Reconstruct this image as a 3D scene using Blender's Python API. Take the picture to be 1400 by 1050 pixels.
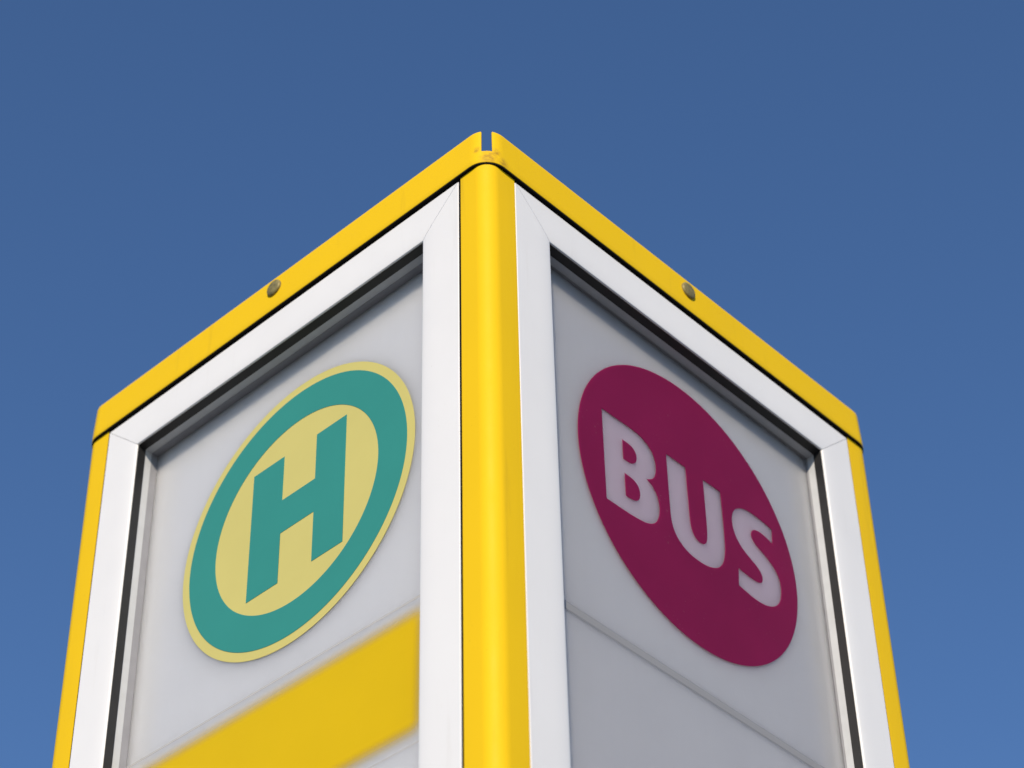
import bpy, bmesh, math
from mathutils import Matrix, Vector

for o in list(bpy.data.objects):
    bpy.data.objects.remove(o, do_unlink=True)
scene = bpy.context.scene
COL = scene.collection
R = math.radians

# ------------------------------------------------------------------ camera
# pillar coordinates: z = 0 is the top of the white frames, GROUND is the pavement
GROUND = -3.35
cam_d = bpy.data.cameras.new('camera')
cam = bpy.data.objects.new('camera', cam_d)
COL.objects.link(cam)
yaw, pit, rol = -0.0458, 0.7485, -0.0246
fw = Vector((-math.sin(yaw) * math.cos(pit), math.cos(yaw) * math.cos(pit), math.sin(pit)))
rt = Vector((math.cos(yaw), math.sin(yaw), 0))
up = rt.cross(fw)
rt2 = rt * math.cos(rol) + up * math.sin(rol)
up2 = up * math.cos(rol) - rt * math.sin(rol)
M = Matrix((rt2, up2, -fw)).transposed().to_4x4()
M.translation = Vector((-0.0537, -1.5598, -1.7314 - GROUND))
cam.matrix_world = M
cam_d.sensor_width = 36
cam_d.lens = 3440.45 * 36 / 1400
cam_d.clip_start = 0.01
cam_d.clip_end = 5000
cam_d.dof.use_dof = True
cam_d.dof.focus_distance = 2.24
cam_d.dof.aperture_fstop = 7.0
scene.camera = cam

# ------------------------------------------------------------------ sky and sun
SUN_EL, SUN_AZ = R(29), R(186.5)          # azimuth clockwise from +Y
world = bpy.data.worlds.new('World')
scene.world = world
world.use_nodes = True
wn = world.node_tree
sky = wn.nodes.new('ShaderNodeTexSky')
sky.sky_type = 'NISHITA'
sky.sun_disc = False
sky.sun_elevation = SUN_EL
sky.sun_rotation = SUN_AZ
sky.altitude = 100
sky.air_density = 1.0
sky.dust_density = 0.0
sky.ozone_density = 7.5
bg = wn.nodes['Background']
bg.inputs['Strength'].default_value = 0.139
wn.links.new(sky.outputs[0], bg.inputs['Color'])

sun_d = bpy.data.lights.new('sun', 'SUN')
sun_d.energy = 4.65
sun_d.angle = R(0.53)
sun_d.color = (1.0, 0.87, 0.69)
sun = bpy.data.objects.new('sun', sun_d)
COL.objects.link(sun)
sdir = Vector((math.sin(SUN_AZ) * math.cos(SUN_EL), math.cos(SUN_AZ) * math.cos(SUN_EL), math.sin(SUN_EL)))
sun.rotation_euler = sdir.to_track_quat('Z', 'Y').to_euler()
sun.location = (-2, -8, 8)

vs = scene.view_settings
vs.view_transform = 'Standard'
vs.look = 'None'
vs.exposure = 0.0
vs.gamma = 1.0
vs.use_curve_mapping = False

# ------------------------------------------------------------------ materials
def new_mat(name):
    m = bpy.data.materials.new(name)
    m.use_nodes = True
    nt = m.node_tree
    return m, nt, nt.nodes['Principled BSDF']

def node(nt, kind, **kw):
    n = nt.nodes.new(kind)
    for k, v in kw.items():
        setattr(n, k, v)
    return n

def noise(nt, scale, detail=4, rough=0.55, vec=None):
    n = node(nt, 'ShaderNodeTexNoise')
    n.inputs['Scale'].default_value = scale
    n.inputs['Detail'].default_value = detail
    n.inputs['Roughness'].default_value = rough
    if vec is None:
        g = node(nt, 'ShaderNodeNewGeometry')
        vec = g.outputs['Position']
    nt.links.new(vec, n.inputs['Vector'])
    return n.outputs['Fac']

def ramp(nt, fac, a, b, ca=(0, 0, 0, 1), cb=(1, 1, 1, 1)):
    r = node(nt, 'ShaderNodeValToRGB')
    r.color_ramp.elements[0].position = a
    r.color_ramp.elements[1].position = b
    r.color_ramp.elements[0].color = ca
    r.color_ramp.elements[1].color = cb
    nt.links.new(fac, r.inputs['Fac'])
    return r.outputs['Color']

def mix(nt, fac, a, b, kind='MIX'):
    m = node(nt, 'ShaderNodeMix', data_type='RGBA', blend_type=kind)
    for sock, v in ((m.inputs['Factor'], fac), (m.inputs['A'], a), (m.inputs['B'], b)):
        if isinstance(v, (tuple, list)):
            sock.default_value = (*v[:3], 1)
        elif isinstance(v, (int, float)):
            sock.default_value = v
        else:
            nt.links.new(v, sock)
    return m.outputs['Result']

def math_n(nt, op, a, b=0.0):
    m = node(nt, 'ShaderNodeMath', operation=op)
    for i, v in enumerate((a, b)):
        if isinstance(v, (int, float)):
            m.inputs[i].default_value = v
        else:
            nt.links.new(v, m.inputs[i])
    return m.outputs[0]

def bump(nt, bs, fac, strength, dist):
    b = node(nt, 'ShaderNodeBump')
    b.inputs['Strength'].default_value = strength
    b.inputs['Distance'].default_value = dist
    nt.links.new(fac, b.inputs['Height'])
    nt.links.new(b.outputs[0], bs.inputs['Normal'])

def paint(name, col, rough=0.35, dirt=(0.25, 0.19, 0.10), dirt_amt=0.35, spec=0.4, spots=True):
    """powder-coated metal: orange-peel relief, faint mottling, some grime flecks and streaks"""
    m, nt, bs = new_mat(name)
    mott = ramp(nt, noise(nt, 9, 5), 0.3, 0.75)
    c = mix(nt, mott, tuple(x * 0.965 for x in col), col)
    geo = node(nt, 'ShaderNodeNewGeometry')
    mp = node(nt, 'ShaderNodeMapping')
    mp.inputs['Scale'].default_value = (60, 60, 5)
    nt.links.new(geo.outputs['Position'], mp.inputs['Vector'])
    streak = ramp(nt, noise(nt, 1.0, 5, 0.6, mp.outputs[0]), 0.60, 0.85)
    c = mix(nt, math_n(nt, 'MULTIPLY', streak, dirt_amt * 0.45), c, dirt)
    if spots:
        fl = ramp(nt, noise(nt, 330, 2, 0.5), 0.70, 0.78)
        gate = ramp(nt, noise(nt, 14, 3, 0.6), 0.52, 0.70)
        c = mix(nt, math_n(nt, 'MULTIPLY', math_n(nt, 'MULTIPLY', fl, gate), dirt_amt), c, dirt)
    nt.links.new(c, bs.inputs['Base Color'])
    rr = ramp(nt, noise(nt, 30, 4), 0.3, 0.7, (rough - .05,) * 3 + (1,), (rough + .08,) * 3 + (1,))
    nt.links.new(rr, bs.inputs['Roughness'])
    bs.inputs['Specular IOR Level'].default_value = spec
    bump(nt, bs, noise(nt, 900, 2), 0.06, 0.0004)
    return m

M_YEL = paint('yellow_powder_coat', (0.81, 0.52, 0.009), 0.54, (0.20, 0.115, 0.025), 0.55, 0.10)
M_WHT = paint('white_lacquered_aluminium', (0.80, 0.80, 0.80), 0.40, (0.40, 0.36, 0.30), 0.45, 0.4)

def plain(name, col, rough, spec=0.4, metal=0.0, vary=0.25, scale=60):
    m, nt, bs = new_mat(name)
    f = ramp(nt, noise(nt, scale, 5), 0.25, 0.75)
    nt.links.new(mix(nt, f, tuple(x * (1 - vary) for x in col), tuple(min(1, x * (1 + vary * .4)) for x in col)), bs.inputs['Base Color'])
    bs.inputs['Roughness'].default_value = rough
    bs.inputs['Specular IOR Level'].default_value = spec
    bs.inputs['Metallic'].default_value = metal
    bump(nt, bs, noise(nt, 500, 3), 0.15, 0.0004)
    return m

M_RUB = plain('black_rubber', (0.016, 0.016, 0.017), 0.5, 0.4)
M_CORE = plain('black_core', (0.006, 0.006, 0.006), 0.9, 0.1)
M_BEAD = plain('pale_aluminium_bead', (0.55, 0.565, 0.58), 0.45, 0.4, 0.0, 0.08)
M_SPACER = plain('grey_spacer', (0.30, 0.30, 0.32), 0.45, 0.4, 0.0, 0.1)
M_BOLT = plain('weathered_bolt_steel', (0.27, 0.225, 0.09), 0.55, 0.35, 0.25, 0.5, 260)
M_PLINTH = plain('dark_grey_plinth', (0.06, 0.06, 0.065), 0.6, 0.3, 0, .2, 20)

def acrylic(name, col, radius=0.010, coat=0.6, vary=0.12):
    """milky translucent plastic: light spreads inside it"""
    m, nt, bs = new_mat(name)
    f = ramp(nt, noise(nt, 5, 2, 0.5), 0.0, 1.0)
    c = mix(nt, f, tuple(x * (1 - vary) for x in col), col)
    dust = ramp(nt, noise(nt, 160, 4, 0.7), 0.55, 0.9)
    c = mix(nt, math_n(nt, 'MULTIPLY', dust, 0.05), c, (0.40, 0.38, 0.34))
    geo = node(nt, 'ShaderNodeNewGeometry')
    mp = node(nt, 'ShaderNodeMapping')
    mp.inputs['Scale'].default_value = (45, 45, 2.5)
    nt.links.new(geo.outputs['Position'], mp.inputs['Vector'])
    run = ramp(nt, noise(nt, 1.0, 5, 0.6, mp.outputs[0]), 0.52, 0.85)
    c = mix(nt, math_n(nt, 'MULTIPLY', run, 0.07), c, tuple(x * 0.70 for x in col))
    fl = ramp(nt, noise(nt, 420, 2, 0.5), 0.72, 0.80)
    gate = ramp(nt, noise(nt, 12, 3, 0.6), 0.48, 0.68)
    c = mix(nt, math_n(nt, 'MULTIPLY', math_n(nt, 'MULTIPLY', fl, gate), 0.45), c, tuple(x * 0.45 for x in col))
    nt.links.new(c, bs.inputs['Base Color'])
    bs.subsurface_method = 'RANDOM_WALK'
    bs.inputs['Subsurface Weight'].default_value = 1.0
    bs.inputs['Subsurface Radius'].default_value = (1.0, 1.0, 1.0)
    bs.inputs['Subsurface Scale'].default_value = radius
    nt.links.new(ramp(nt, noise(nt, 5, 2, 0.5), 0.0, 1.0, (.18, .20, .20, 1), (.28, .28, .28, 1)), bs.inputs['Roughness'])
    bs.inputs['Specular IOR Level'].default_value = coat
    bump(nt, bs, noise(nt, 5, 1, 0.3), 0.12, 0.004)
    return m

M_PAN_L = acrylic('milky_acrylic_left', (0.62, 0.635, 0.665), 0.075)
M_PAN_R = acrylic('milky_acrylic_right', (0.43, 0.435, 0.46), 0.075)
M_PAN_B = acrylic('milky_acrylic_rear', (0.7, 0.7, 0.71), 0.1)
M_LET = acrylic('letter_acrylic', (0.51, 0.395, 0.485), 0.09)

def film(name, col, spec=0.45, vary=0.06, specks=0.0, speck_col=(0.4, 0.2, 0.27), trans=0.0, tcol=None):
    m, nt, bs = new_mat(name)
    f = ramp(nt, noise(nt, 11, 5, 0.6), 0.3, 0.72)
    c = mix(nt, f, tuple(x * (1 - vary) for x in col), col)
    if specks:
        a = ramp(nt, noise(nt, 300, 1, 0.5), 0.70, 0.76)
        g = ramp(nt, noise(nt, 13, 2, 0.5), 0.52, 0.64)
        c = mix(nt, math_n(nt, 'MULTIPLY', math_n(nt, 'MULTIPLY', a, g), specks), c, speck_col)
    nt.links.new(c, bs.inputs['Base Color'])
    bs.inputs['Roughness'].default_value = 0.34
    bs.inputs['Specular IOR Level'].default_value = spec
    if trans:       # thin coloured sheet that lets some light through
        tl = node(nt, 'ShaderNodeBsdfTranslucent')
        tl.inputs['Color'].default_value = (*(tcol or col), 1)
        ms = node(nt, 'ShaderNodeMixShader')
        ms.inputs[0].default_value = trans
        nt.links.new(bs.outputs[0], ms.inputs[1])
        nt.links.new(tl.outputs[0], ms.inputs[2])
        nt.links.new(ms.outputs[0], nt.nodes['Material Output'].inputs['Surface'])
    return m

M_TEAL = film('teal_film', (0.036, 0.262, 0.220))
M_CREAM = film('pale_yellow_film', (0.71, 0.635, 0.20), trans=0.15, tcol=(0.8, 0.7, 0.3))
M_MAG = film('magenta_film', (0.29, 0.016, 0.102), 0.3, 0.16, 0.6, trans=0.5, tcol=(0.85, 0.10, 0.42))
M_SEAM = film('overlap_film', (0.36, 0.36, 0.39), 0.5)
M_LINE = film('thin_dark_line', (0.32, 0.28, 0.24), 0.3)

def soft_print(name, col, hx, hy, fx, fy):
    """printed band whose ink thins out towards its edges (object coordinates, half sizes hx hy)"""
    m, nt, bs = new_mat(name)
    nt.links.new(mix(nt, ramp(nt, noise(nt, 10, 4), .3, .7), tuple(x * .95 for x in col), col), bs.inputs['Base Color'])
    bs.inputs['Roughness'].default_value = 0.45
    bs.inputs['Specular IOR Level'].default_value = 0.15
    tc = node(nt, 'ShaderNodeTexCoord')
    sx = node(nt, 'ShaderNodeSeparateXYZ')
    nt.links.new(tc.outputs['Object'], sx.inputs[0])
    out = None
    for ax, h, w in (('X', hx, fx), ('Y', hy, fy)):
        a = math_n(nt, 'ABSOLUTE', sx.outputs[ax])
        mr = node(nt, 'ShaderNodeMapRange', interpolation_type='SMOOTHSTEP')
        mr.inputs['From Min'].default_value = h
        mr.inputs['From Max'].default_value = h - w
        nt.links.new(a, mr.inputs['Value'])
        out = mr.outputs[0] if out is None else math_n(nt, 'MULTIPLY', out, mr.outputs[0])
    nt.links.new(out, bs.inputs['Alpha'])
    return m

def pavement_mat():
    m, nt, bs = new_mat('concrete_paving')
    br = node(nt, 'ShaderNodeTexBrick')
    br.inputs['Scale'].default_value = 2.0
    br.inputs['Color1'].default_value = (0.125, 0.12, 0.115, 1)
    br.inputs['Color2'].default_value = (0.10, 0.098, 0.095, 1)
    br.inputs['Mortar'].default_value = (0.05, 0.048, 0.045, 1)
    br.inputs['Mortar Size'].default_value = 0.008
    g = node(nt, 'ShaderNodeNewGeometry')
    nt.links.new(g.outputs['Position'], br.inputs['Vector'])
    nt.links.new(mix(nt, 0.35, br.outputs['Color'], ramp(nt, noise(nt, 3, 6), .3, .7, (.08, .078, .075, 1), (.14, .135, .13, 1))), bs.inputs['Base Color'])
    bs.inputs['Roughness'].default_value = 0.85
    return m

# ------------------------------------------------------------------ helpers
def link_mesh(name, verts, faces, mat, parent=None, mw=None, smooth=False):
    me = bpy.data.meshes.new(name)
    me.from_pydata([tuple(v) for v in verts], [], faces)
    bm = bmesh.new()
    bm.from_mesh(me)
    bmesh.ops.recalc_face_normals(bm, faces=bm.faces)
    bm.to_mesh(me)
    bm.free()
    me.materials.append(mat)
    if smooth:
        for p in me.polygons:
            p.use_smooth = True
    o = bpy.data.objects.new(name, me)
    COL.objects.link(o)
    if parent:
        o.parent = parent
    if mw is not None:
        o.matrix_local = mw
    return o

def box(name, lo, hi, mat, parent=None, bev=0.0):
    x0, y0, z0 = lo
    x1, y1, z1 = hi
    v = [(x, y, z) for x in (x0, x1) for y in (y0, y1) for z in (z0, z1)]
    f = [(0, 1, 3, 2), (4, 6, 7, 5), (0, 4, 5, 1), (2, 3, 7, 6), (0, 2, 6, 4), (1, 5, 7, 3)]
    o = link_mesh(name, v, f, mat, parent)
    if bev:
        b = o.modifiers.new('bevel', 'BEVEL')
        b.width = bev
        b.segments = 2
    return o

# ------------------------------------------------------------------ ground
g = 400
ground = link_mesh('pavement', [(-g, -g, 0), (g, -g, 0), (g, g, 0), (-g, g, 0)], [(0, 1, 2, 3)], pavement_mat())
ground['kind'] = 'structure'
ground['label'] = 'grey concrete slab pavement below the bus stop sign'

# ------------------------------------------------------------------ the pillar
pillar = bpy.data.objects.new('bus_stop_sign', None)
pillar.empty_display_size = 0.3
COL.objects.link(pillar)
pillar['label'] = 'yellow and white four-sided bus stop sign with green H and purple BUS discs'
pillar['category'] = 'bus sign'
Z0 = -GROUND                      # height of the frame tops above the pavement

S0, ST, TT = 0.0373, 0.0475, 0.0446
WL, WR = 0.5000, 0.5029
AL, AR = WL + 2 * S0, WR + 2 * S0     # full widths of the two visible sides, corner to corner
FB = -2.85                            # bottom of the frames
q = math.sqrt(0.5)
DL, DR = Vector((-q, q, 0)), Vector((q, q, 0))
ZV = Vector((0, 0, 1))
# each side: origin corner, direction along the side (s), outward normal, width, panel depth, panel material
SIDES = {
    'left':  (Vector((0, 0, 0)), DL, -DR, WL, 0.0285, M_PAN_L),
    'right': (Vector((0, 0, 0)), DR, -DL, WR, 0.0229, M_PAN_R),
    'rear_left':  (DL * AL, DR, DL, WR, 0.0229, M_PAN_B),
    'rear_right': (DR * AR, DL, DR, WL, 0.0285, M_PAN_B),
}
def pt(side, s, z, d=0.0):
    o, u, n, w, pd, mt = SIDES[side]
    return o + u * s - n * d + ZV * (z + Z0)

def side_matrix(side, s, z, d):
    """local x runs along the side as read from outside, y is up, z is outward"""
    o, u, n, w, pd, mt = SIDES[side]
    x = ZV.cross(n)
    m = Matrix((x, ZV, n)).transposed().to_4x4()
    m.translation = pt(side, s, z, d)
    return m, x.dot(u)

# profile of the white frame: (t across the face, depth)
PROF = [(0.0, 0.0125), (0.0, 0.0008), (0.005, 0.0003), (0.015, 0.0), (0.60, 0.0), (0.72, 0.00010), (0.82, 0.00028), (0.90, 0.00055),
        (0.96, 0.00085), (0.985, 0.0012), (1.0, 0.0020), (1.0, 0.0125)]

def frame_piece(side, name, ends):
    """ends(t) -> ((s,z) of one mitred end, (s,z) of the other)"""
    v, f = [], []
    n = len(PROF)
    for t, d in PROF:
        a, b = ends(t)
        v += [pt(side, *a, d), pt(side, *b, d)]
    for i in range(n):
        j = (i + 1) % n
        f.append((2 * i, 2 * j, 2 * j + 1, 2 * i + 1))
    f.append([2 * i for i in range(n)])
    f.append([2 * i + 1 for i in range(n)])
    o = link_mesh(name, v, f, M_WHT, pillar)
    for p in o.data.polygons:
        p.use_smooth = len(p.vertices) == 4
    o.data.set_sharp_from_angle(angle=R(25))
    return o

def ring(side, name, mat, d0, d1, inset0, inset1):
    """a strip lining the opening from depth d0 to d1, its faces inset from the frame's inner edge"""
    o_, u, n, w, pd, mt = SIDES[side]
    a, b = S0 + ST, S0 + w - ST
    zt, zb = -TT, FB + TT
    def loop(i, d):
        return [pt(side, a + i, zt - i, d), pt(side, b - i, zt - i, d), pt(side, b - i, zb + i, d), pt(side, a + i, zb + i, d)]
    v = loop(inset0, d0) + loop(inset1, d1) + loop(-0.006, d1) + loop(-0.006, d0)
    f = []
    for k in range(4):
        for i in range(4):
            j = (i + 1) % 4
            m = (k + 1) % 4
            f.append((4 * k + i, 4 * k + j, 4 * m + j, 4 * m + i))
    return link_mesh(name, v, f, mat, pillar)

PANELS = {}
for side, (o_, u, n, w, pd, mt) in SIDES.items():
    G = 0.00028     # hairline at the mitres
    frame_piece(side, 'stile', lambda t: ((S0 + ST * t, -TT * t - G), (S0 + ST * t, FB + TT * t + G)))
    frame_piece(side, 'stile', lambda t: ((S0 + w - ST * t, -TT * t - G), (S0 + w - ST * t, FB + TT * t + G)))
    frame_piece(side, 'top_rail', lambda t: ((S0 + ST * t + G, -TT * t), (S0 + w - ST * t - G, -TT * t)))
    frame_piece(side, 'bottom_rail', lambda t: ((S0 + ST * t + G, FB + TT * t), (S0 + w - ST * t - G, FB + TT * t)))
    ring(side, 'gasket', M_RUB, 0.0030, 0.0119, 0.0004, 0.0010)
    ring(side, 'glazing_bead', M_BEAD, 0.0122, 0.0205, 0.0002, 0.0002)
    ring(side, 'spacer', M_SPACER, 0.0206, pd - 0.0002, 0.0005, 0.0005)
    # milky panel, a slab a little larger than the opening
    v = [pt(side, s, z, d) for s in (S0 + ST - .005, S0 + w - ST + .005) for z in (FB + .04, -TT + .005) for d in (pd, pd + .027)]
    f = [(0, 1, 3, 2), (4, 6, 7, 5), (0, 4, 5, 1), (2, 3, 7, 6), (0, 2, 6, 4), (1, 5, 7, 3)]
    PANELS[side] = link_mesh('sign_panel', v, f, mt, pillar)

# ---- corner posts
PR = 0.0157
def corner(origin, ua, ub, na, nb, r, off, la, lb, seg=12):
    """plan of a rounded corner: from la along ua to lb along ub, faces pushed out by off"""
    out = [origin + ua * la + na * off]
    c = origin + ua * r + ub * r
    for k in range(seg + 1):
        a = math.pi / 2 * k / seg
        out.append(c + (na * math.cos(a) + nb * math.sin(a)) * (r + off))
    out.append(origin + ub * lb + nb * off)
    return out

CORN = [  # origin, direction a, direction b, outward normal of side a, of side b
    (Vector((0, 0, 0)), DL, DR, -DR, -DL),
    (DR * AR, -DR, DL, -DL, DR),
    (DR * AR + DL * AL, -DL, -DR, DR, DL),
    (DL * AL, DR, -DL, DL, -DR),
]
for k, (o_, ua, ub, na, nb) in enumerate(CORN):
    ga, gb = (0.0030, 0.0008) if k == 0 else (0.0009, 0.0012)
    outer = corner(o_, ua, ub, na, nb, PR, 0.0, S0 - ga, S0 - gb)
    inner = corner(o_, ua, ub, na, nb, PR, -0.0028, S0 - ga, S0 - gb)
    loop = outer + inner[::-1]
    n = len(loop)
    z0, z1 = FB + Z0 - 0.30, Z0 + 0.0024
    v = [p + ZV * z0 for p in loop] + [p + ZV * z1 for p in loop]
    f = [(i, (i + 1) % n, n + (i + 1) % n, n + i) for i in range(n)]
    m = len(outer)
    for base in (0, n):
        f += [(base + i, base + i + 1, base + n - 2 - i, base + n - 1 - i) for i in range(m - 1)]
    o = link_mesh('corner_post', v, f, M_YEL, pillar, smooth=True)
    o.data.set_sharp_from_angle(angle=R(30))

# ---- dark core added behind the gaps to keep them black
def inset_quad(i):
    return [DL * i + DR * i, DL * i + DR * (AR - i), DL * (AL - i) + DR * (AR - i), DL * (AL - i) + DR * i]
def prism(name, i, z0, z1, mat):
    b = inset_quad(i)
    v = [p + ZV * (z0 + Z0) for p in b] + [p + ZV * (z1 + Z0) for p in b]
    f = [(0, 1, 2, 3), (4, 5, 6, 7)] + [(k, (k + 1) % 4, 4 + (k + 1) % 4, 4 + k) for k in range(4)]
    return link_mesh(name, v, f, mat, pillar)
prism('head_core', 0.0150, -0.018, 0.0006, M_CORE)
prism('head_gap_shade', 0.0056, 0.0007, 0.0084, M_CORE)  # added black block standing in for the shade inside the lid gap
prism('inner_column', 0.062, FB, -0.020, M_CORE)
prism('plinth', 0.012, GROUND, FB - 0.02, M_PLINTH)
# black strips added as shade in the open joints between the posts and the frames
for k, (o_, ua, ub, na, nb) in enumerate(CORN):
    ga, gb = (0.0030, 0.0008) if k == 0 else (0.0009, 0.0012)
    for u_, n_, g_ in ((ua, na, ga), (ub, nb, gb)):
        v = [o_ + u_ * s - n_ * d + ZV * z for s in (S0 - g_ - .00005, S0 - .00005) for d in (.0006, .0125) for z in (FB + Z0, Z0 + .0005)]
        link_mesh('joint_shade', v, [(0, 1, 3, 2), (4, 6, 7, 5), (0, 4, 5, 1), (2, 3, 7, 6), (0, 2, 6, 4), (1, 5, 7, 3)], M_CORE, pillar)

# ---- the yellow lid: a folded rim with a slot at each corner
LB, LS, LT = 0.0042, 0.0205, 0.0490
OFF_B, OFF_T = 0.0032, 0.0016
LR = 0.0200
SLOT = 0.0047
plan = []      # (point, outward normal, slot flag for the segment after this point)
for k, (o_, ua, ub, na, nb) in enumerate(CORN):
    c = o_ + ua * LR + ub * LR
    half = math.asin(SLOT / LR)
    angs = [0, .12, .25, .38, .5 * 0.9]
    a0 = math.pi / 4 - half
    arc = [a0 * t for t in (0, .25, .5, .75, 1.0)]
    arc += [math.pi / 2 - a for a in arc[::-1]]
    arc = arc[:5] + [math.pi / 4] + arc[5:]
    for i, a in enumerate(arc):
        nrm = na * math.cos(a) + nb * math.sin(a)
        plan.append((c + nrm * LR, nrm, i in (4, 5)))
zs = [LB, (LB + LS) / 2, LS, (LS + LT) / 2, LT - .004, LT]
v, f = [], []
N = len(plan)
for z in zs:
    t = (z - LB) / (LT - LB)
    off = OFF_B + (OFF_T - OFF_B) * t
    for p, nrm, fl in plan:
        v.append(p + nrm * off + ZV * (z + Z0))
for r in range(len(zs) - 1):
    for i in range(N):
        if plan[i][2] and zs[r] >= LS - 1e-6:
            continue
        j = (i + 1) % N
        f.append((r * N + i, r * N + j, (r + 1) * N + j, (r + 1) * N + i))

# yellow paint of the lid, with rusty grime gathered around the corner slot
def lid_mat():
    m = M_YEL.copy()
    m.name = 'yellow_lid_paint'
    nt = m.node_tree
    bs = nt.nodes['Principled BSDF']
    src = bs.inputs['Base Color'].links[0].from_socket
    geo = node(nt, 'ShaderNodeNewGeometry')
    fac = None
    for (cx, cy, cz, rad) in ((-0.0095, 0.0075, LS + Z0 + .003, 0.006), (0.0085, 0.007, LS + Z0 - .001, 0.008), (0.0165, 0.011, LB + Z0 + .006, 0.009), (0.002, 0.005, LB + Z0 + .007, 0.013)):
        d = node(nt, 'ShaderNodeVectorMath', operation='DISTANCE')
        nt.links.new(geo.outputs['Position'], d.inputs[0])
        d.inputs[1].default_value = (cx, cy, cz)
        mr = node(nt, 'ShaderNodeMapRange', interpolation_type='SMOOTHSTEP')
        mr.inputs['From Min'].default_value = rad
        mr.inputs['From Max'].default_value = 0
        nt.links.new(d.outputs['Value'], mr.inputs['Value'])
        fac = mr.outputs[0] if fac is None else math_n(nt, 'MAXIMUM', fac, mr.outputs[0])
    k = math_n(nt, 'MULTIPLY', fac, ramp(nt, noise(nt, 220, 4, .7), .30, .65))
    c = mix(nt, math_n(nt, 'MULTIPLY', k, 0.9), src, (0.28, 0.14, 0.03))
    nt.links.new(c, bs.inputs['Base Color'])
    return m
M_LID = lid_mat()
lid = link_mesh('lid', v, f, M_LID, pillar, smooth=True)
# outward normals
bm = bmesh.new(); bm.from_mesh(lid.data); bm.faces.ensure_lookup_table()
cen = DL * AL / 2 + DR * AR / 2
for fc in bm.faces:
    h = fc.calc_center_median() - cen
    h.z = 0
    if fc.normal.dot(h) < 0:
        fc.normal_flip()
bm.to_mesh(lid.data); bm.free()
sm = lid.modifiers.new('thickness', 'SOLIDIFY')
sm.thickness = 0.0024
sm.offset = -1
bv = lid.modifiers.new('edge', 'BEVEL')
bv.width = 0.0007
bv.segments = 2
bv.limit_method = 'ANGLE'
bv.angle_limit = R(50)
lid.data.set_sharp_from_angle(angle=R(40))

i_ = 0.0030
b = inset_quad(i_)
vv = [p + ZV * (0.0085 + Z0) for p in inset_quad(.006)] + [p + ZV * (0.0165 + Z0) for p in inset_quad(.006)]
# added black strip, painted shade for the underside of the rim
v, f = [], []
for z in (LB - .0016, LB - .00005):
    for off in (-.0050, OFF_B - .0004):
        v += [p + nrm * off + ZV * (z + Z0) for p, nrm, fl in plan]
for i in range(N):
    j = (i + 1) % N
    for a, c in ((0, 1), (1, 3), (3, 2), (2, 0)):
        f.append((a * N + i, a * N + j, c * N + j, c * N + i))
link_mesh('rim_shade_strip', v, f, M_CORE, lid)
plate = link_mesh('lid_plate', vv, [(0, 1, 2, 3), (4, 5, 6, 7)] + [(k, (k + 1) % 4, 4 + (k + 1) % 4, 4 + k) for k in range(4)], M_YEL, lid)

# ---- domed bolts on the rim
def bolt(side, s, z):
    prof = [(0.0092, -0.003), (0.0095, 0.0008), (0.0093, 0.0020), (0.0083, 0.0028), (0.0056, 0.0033), (0.0024, 0.0035)]
    n = 20
    v, f = [], []
    for r, h in prof:
        for k in range(n):
            a = 2 * math.pi * k / n
            v.append((r * math.cos(a), r * math.sin(a), h))
    for i in range(len(prof) - 1):
        for k in range(n):
            f.append((i * n + k, i * n + (k + 1) % n, (i + 1) * n + (k + 1) % n, (i + 1) * n + k))
    f.append([(len(prof) - 1) * n + k for k in range(n)])
    f.append(list(range(n)))
    t = (z - LB) / (LT - LB)
    mw, sg = side_matrix(side, s, z, -(OFF_B + (OFF_T - OFF_B) * t))
    o = link_mesh('bolt', v, f, M_BOLT, lid, mw, smooth=True)
    o.data.set_sharp_from_angle(angle=R(45))
    return o
bolt('left', 0.2880, 0.0335)
bolt('right', 0.2860, 0.0328)

# ------------------------------------------------------------------ flat signs
def circle(cx, cy, r, n=128):
    return [(cx + r * math.cos(2 * math.pi * k / n), cy + r * math.sin(2 * math.pi * k / n)) for k in range(n)]

def smooth_loop(p, sharp=(), it=2):
    """rounds a traced outline; points listed in sharp keep their corner"""
    pts = [(x, y, i in sharp) for i, (x, y) in enumerate(p)]
    for _ in range(it):
        out = []
        n = len(pts)
        for i in range(n):
            a, b, c = pts[i - 1], pts[i], pts[(i + 1) % n]
            if b[2]:
                out.append(b)
            else:
                out.append((b[0] * .75 + a[0] * .25, b[1] * .75 + a[1] * .25, False))
                out.append((b[0] * .75 + c[0] * .25, b[1] * .75 + c[1] * .25, False))
        pts = out
    return [(x, y) for x, y, s in pts]

def plate2d(name, loops, side, depth_front, thick, mat, parent, label=None):
    """a cut plate on a side; loops are (s, z) outlines, inner ones become holes"""
    mw, sg = side_matrix(side, 0, 0, depth_front + thick / 2)
    cu = bpy.data.curves.new(name, 'CURVE')
    cu.dimensions = '2D'
    cu.fill_mode = 'BOTH'
    cu.extrude = thick / 2
    for lp in loops:
        sp = cu.splines.new('POLY')
        sp.points.add(len(lp) - 1)
        for i, (s, z) in enumerate(lp):
            sp.points[i].co = (s * sg, z, 0, 1)
        sp.use_cyclic_u = True
    tmp = bpy.data.objects.new('tmp', cu)
    COL.objects.link(tmp)
    dg = bpy.context.evaluated_depsgraph_get()
    me = bpy.data.meshes.new_from_object(tmp.evaluated_get(dg))
    bpy.data.objects.remove(tmp, do_unlink=True)
    bpy.data.curves.remove(cu)
    me.name = name
    me.materials.clear()
    me.materials.append(mat)
    o = bpy.data.objects.new(name, me)
    COL.objects.link(o)
    o.parent = parent
    o.matrix_local = mw
    if label:
        o['label'] = label
    return o

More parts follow.
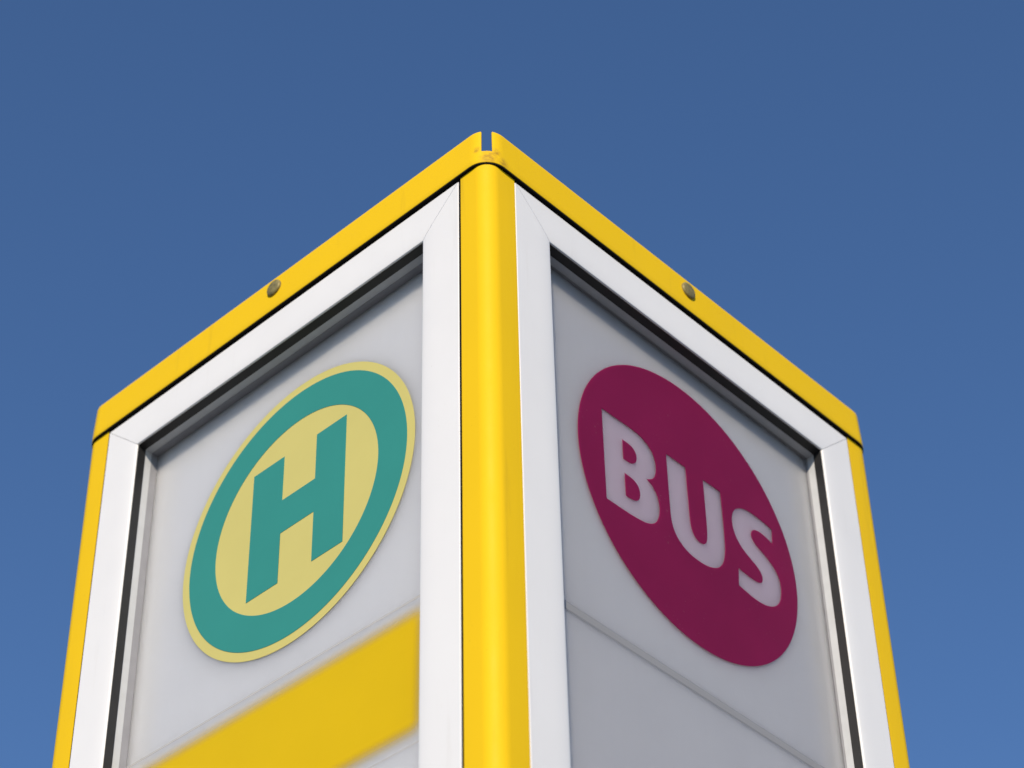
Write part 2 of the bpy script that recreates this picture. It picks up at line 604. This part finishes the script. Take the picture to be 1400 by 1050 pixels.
def grow(lp, e):
    """convex hull of an outline, pushed out by e"""
    p = sorted(set(lp))
    def half(seq):
        h = []
        for a in seq:
            while len(h) > 1 and (h[-1][0] - h[-2][0]) * (a[1] - h[-2][1]) - (h[-1][1] - h[-2][1]) * (a[0] - h[-2][0]) <= 0:
                h.pop()
            h.append(a)
        return h[:-1]
    hull = half(p) + half(p[::-1])
    cx = sum(a for a, b in hull) / len(hull)
    cy = sum(b for a, b in hull) / len(hull)
    out = []
    for a, b in hull:
        L = math.hypot(a - cx, b - cy)
        out.append((a + (a - cx) / L * e, b + (b - cy) / L * e))
    return out

# --- left side: green H on a yellow disc
PL = PANELS['left']
dp = SIDES['left'][4]
HX, HZ = 0.2741, -0.2405
disc = plate2d('sign_disc', [circle(HX, HZ, 0.1549)], 'left', 0.0277, 0.0004, M_CREAM, PL, 'pale yellow disc with a green ring and a green H')
plate2d('ring', [circle(HX, HZ, 0.1454), circle(HX, HZ, 0.1089)], 'left', 0.0274, 0.00028, M_TEAL, PL, 'broad teal green ring around the H')
ha, hb, hc, hd = 0.3350, 0.2929, 0.2486, 0.2086
ht, hu, hv, hw = -0.1656, -0.2196, -0.2592, -0.3171
plate2d('letter', [[(ha, ht), (hb, ht), (hb, hu), (hc, hu), (hc, ht), (hd, ht), (hd, hw), (hc, hw), (hc, hv), (hb, hv), (hb, hw), (ha, hw)]],
        'left', 0.0274, 0.00028, M_TEAL, PL, 'teal green letter H')

# soft yellow band under the disc, slightly out of level
mw, sg = side_matrix('left', 0.2955, -0.5005, dp - 0.0003)
BH = 0.0700
rotm = Matrix.Rotation(-0.022, 4, 'Z')
hx_, hy_ = 0.222, BH
band = link_mesh('stripe', [(-hx_, -hy_, 0), (hx_, -hy_, 0), (hx_, hy_, 0), (-hx_, hy_, 0)], [(0, 1, 2, 3)],
                 soft_print('yellow_band_print', (0.66, 0.44, 0.001), 0.1975, hy_, 0.024, 0.022), PL, mw @ rotm)
band['label'] = 'broad yellow stripe with blurred edges below the H disc'
for zc, wid in ((-0.4272, 0.0016), (-0.5735, 0.0010)):
    mw, sg = side_matrix('left', 0.287, zc, dp - 0.0004)
    link_mesh('seam', [(-hx_, -wid, 0), (hx_, -wid, 0), (hx_, wid, 0), (-hx_, wid, 0)], [(0, 1, 2, 3)], soft_print('seam_print', (0.48, 0.465, 0.45), 0.23, wid, 0.01, wid), PL, mw @ rotm)

# --- right side: BUS cut into a purple disc
PRt = PANELS['right']
dp = SIDES['right'][4]
BX, BZ = 0.2921, -0.2356
B = [(0.1662,-0.1890),(0.1847,-0.1886),(0.1995,-0.1882),(0.2126,-0.1880),(0.2229,-0.1900),(0.2314,-0.1944),(0.2371,-0.2005),(0.2398,-0.2091),(0.2399,-0.2190),(0.2373,-0.2282),(0.2320,-0.2345),(0.2252,-0.2386),(0.2322,-0.2412),(0.2375,-0.2471),(0.2407,-0.2555),(0.2412,-0.2656),(0.2389,-0.2758),(0.2342,-0.2844),(0.2277,-0.2900),(0.2197,-0.2935),(0.2094,-0.2952),(0.1974,-0.2962),(0.1839,-0.2966),(0.1662,-0.2968)]
B1 = [(0.1934,-0.2103),(0.2022,-0.2101),(0.2082,-0.2117),(0.2118,-0.2159),(0.2125,-0.2223),(0.2103,-0.2282),(0.2057,-0.2320),(0.1996,-0.2334),(0.1934,-0.2336)]
B2 = [(0.1938,-0.2506),(0.2026,-0.2505),(0.2093,-0.2525),(0.2132,-0.2572),(0.2140,-0.2641),(0.2121,-0.2712),(0.2075,-0.2752),(0.2006,-0.2768),(0.1938,-0.2771)]
U = [(0.2562,-0.1880),(0.2843,-0.1876),(0.2844,-0.2138),(0.2846,-0.2347),(0.2847,-0.2515),(0.2862,-0.2620),(0.2898,-0.2683),(0.2951,-0.2713),(0.3014,-0.2705),(0.3060,-0.2668),(0.3082,-0.2600),(0.3091,-0.2446),(0.3092,-0.2233),(0.3092,-0.2080),(0.3093,-0.1872),(0.3196,-0.1869),(0.3352,-0.1866),(0.3355,-0.1997),(0.3355,-0.2213),(0.3354,-0.2412),(0.3347,-0.2566),(0.3326,-0.2683),(0.3286,-0.2782),(0.3231,-0.2852),(0.3158,-0.2905),(0.3060,-0.2942),(0.2952,-0.2955),(0.2832,-0.2950),(0.2730,-0.2919),(0.2648,-0.2864),(0.2591,-0.2785),(0.2562,-0.2672),(0.2559,-0.2509),(0.2560,-0.2251)]
S = [(0.4128,-0.1875),(0.4108,-0.2066),(0.4033,-0.2041),(0.3950,-0.2027),(0.3882,-0.2032),(0.3820,-0.2058),(0.3782,-0.2103),(0.3776,-0.2151),(0.3797,-0.2202),(0.3850,-0.2239),(0.3942,-0.2274),(0.4028,-0.2317),(0.4101,-0.2370),(0.4152,-0.2437),(0.4174,-0.2521),(0.4169,-0.2628),(0.4143,-0.2724),(0.4092,-0.2810),(0.4017,-0.2876),(0.3928,-0.2919),(0.3827,-0.2940),(0.3696,-0.2942),(0.3500,-0.2908),(0.3522,-0.2688),(0.3605,-0.2700),(0.3694,-0.2706),(0.3777,-0.2706),(0.3835,-0.2695),(0.3872,-0.2668),(0.3887,-0.2625),(0.3882,-0.2575),(0.3847,-0.2528),(0.3777,-0.2487),(0.3680,-0.2448),(0.3593,-0.2392),(0.3529,-0.2317),(0.3494,-0.2221),(0.3489,-0.2120),(0.3509,-0.2035),(0.3558,-0.1956),(0.3631,-0.1898),(0.3720,-0.1861),(0.3822,-0.1849),(0.3940,-0.1853),(0.4040,-0.1862)]
def seat(lp):      # letters as measured on the disc, set about its centre
    return [(BX + (a - 0.2870) * 1.0036, BZ + (b + 0.2410) * 1.0036) for a, b in lp]
B, B1, B2, U, S = [seat(x) for x in (B, B1, B2, U, S)]
Bs = smooth_loop(B, (0, 1, 11, 22, 23))
B1s, B2s = smooth_loop(B1, (0, 8)), smooth_loop(B2, (0, 8))
Us = smooth_loop(U, (0, 1, 14, 16))
Ss = smooth_loop(S, (0, 1, 22, 23))
plate2d('sign_disc', [circle(BX, BZ, 0.1558), Bs, B1s, B2s, Us, Ss], 'right', 0.0218, 0.0003, M_MAG, PRt, 'dark purple disc with the word BUS')
for lp, nm in ((Bs, 'B'), (Us, 'U'), (Ss, 'S')):
    plate2d('letter', [grow(lp, 0.0035)], 'right', dp - 0.0003, 0.012, M_LET, PRt, 'pale greyish purple letter ' + nm)
# overlapping edge of the sheet below the disc
mw, sg = side_matrix('right', 0.287, -0.4427, dp - 0.0003)
link_mesh('overlap_strip', [(-.222, -.0058, 0), (.222, -.0058, 0), (.222, .0058, 0), (-.222, .0058, 0)], [(0, 1, 2, 3)],
          soft_print('overlap_print', (0.275, 0.28, 0.295), 0.23, 0.0058, 0.01, 0.0035), PRt, mw @ Matrix.Rotation(0.004, 4, 'Z'))
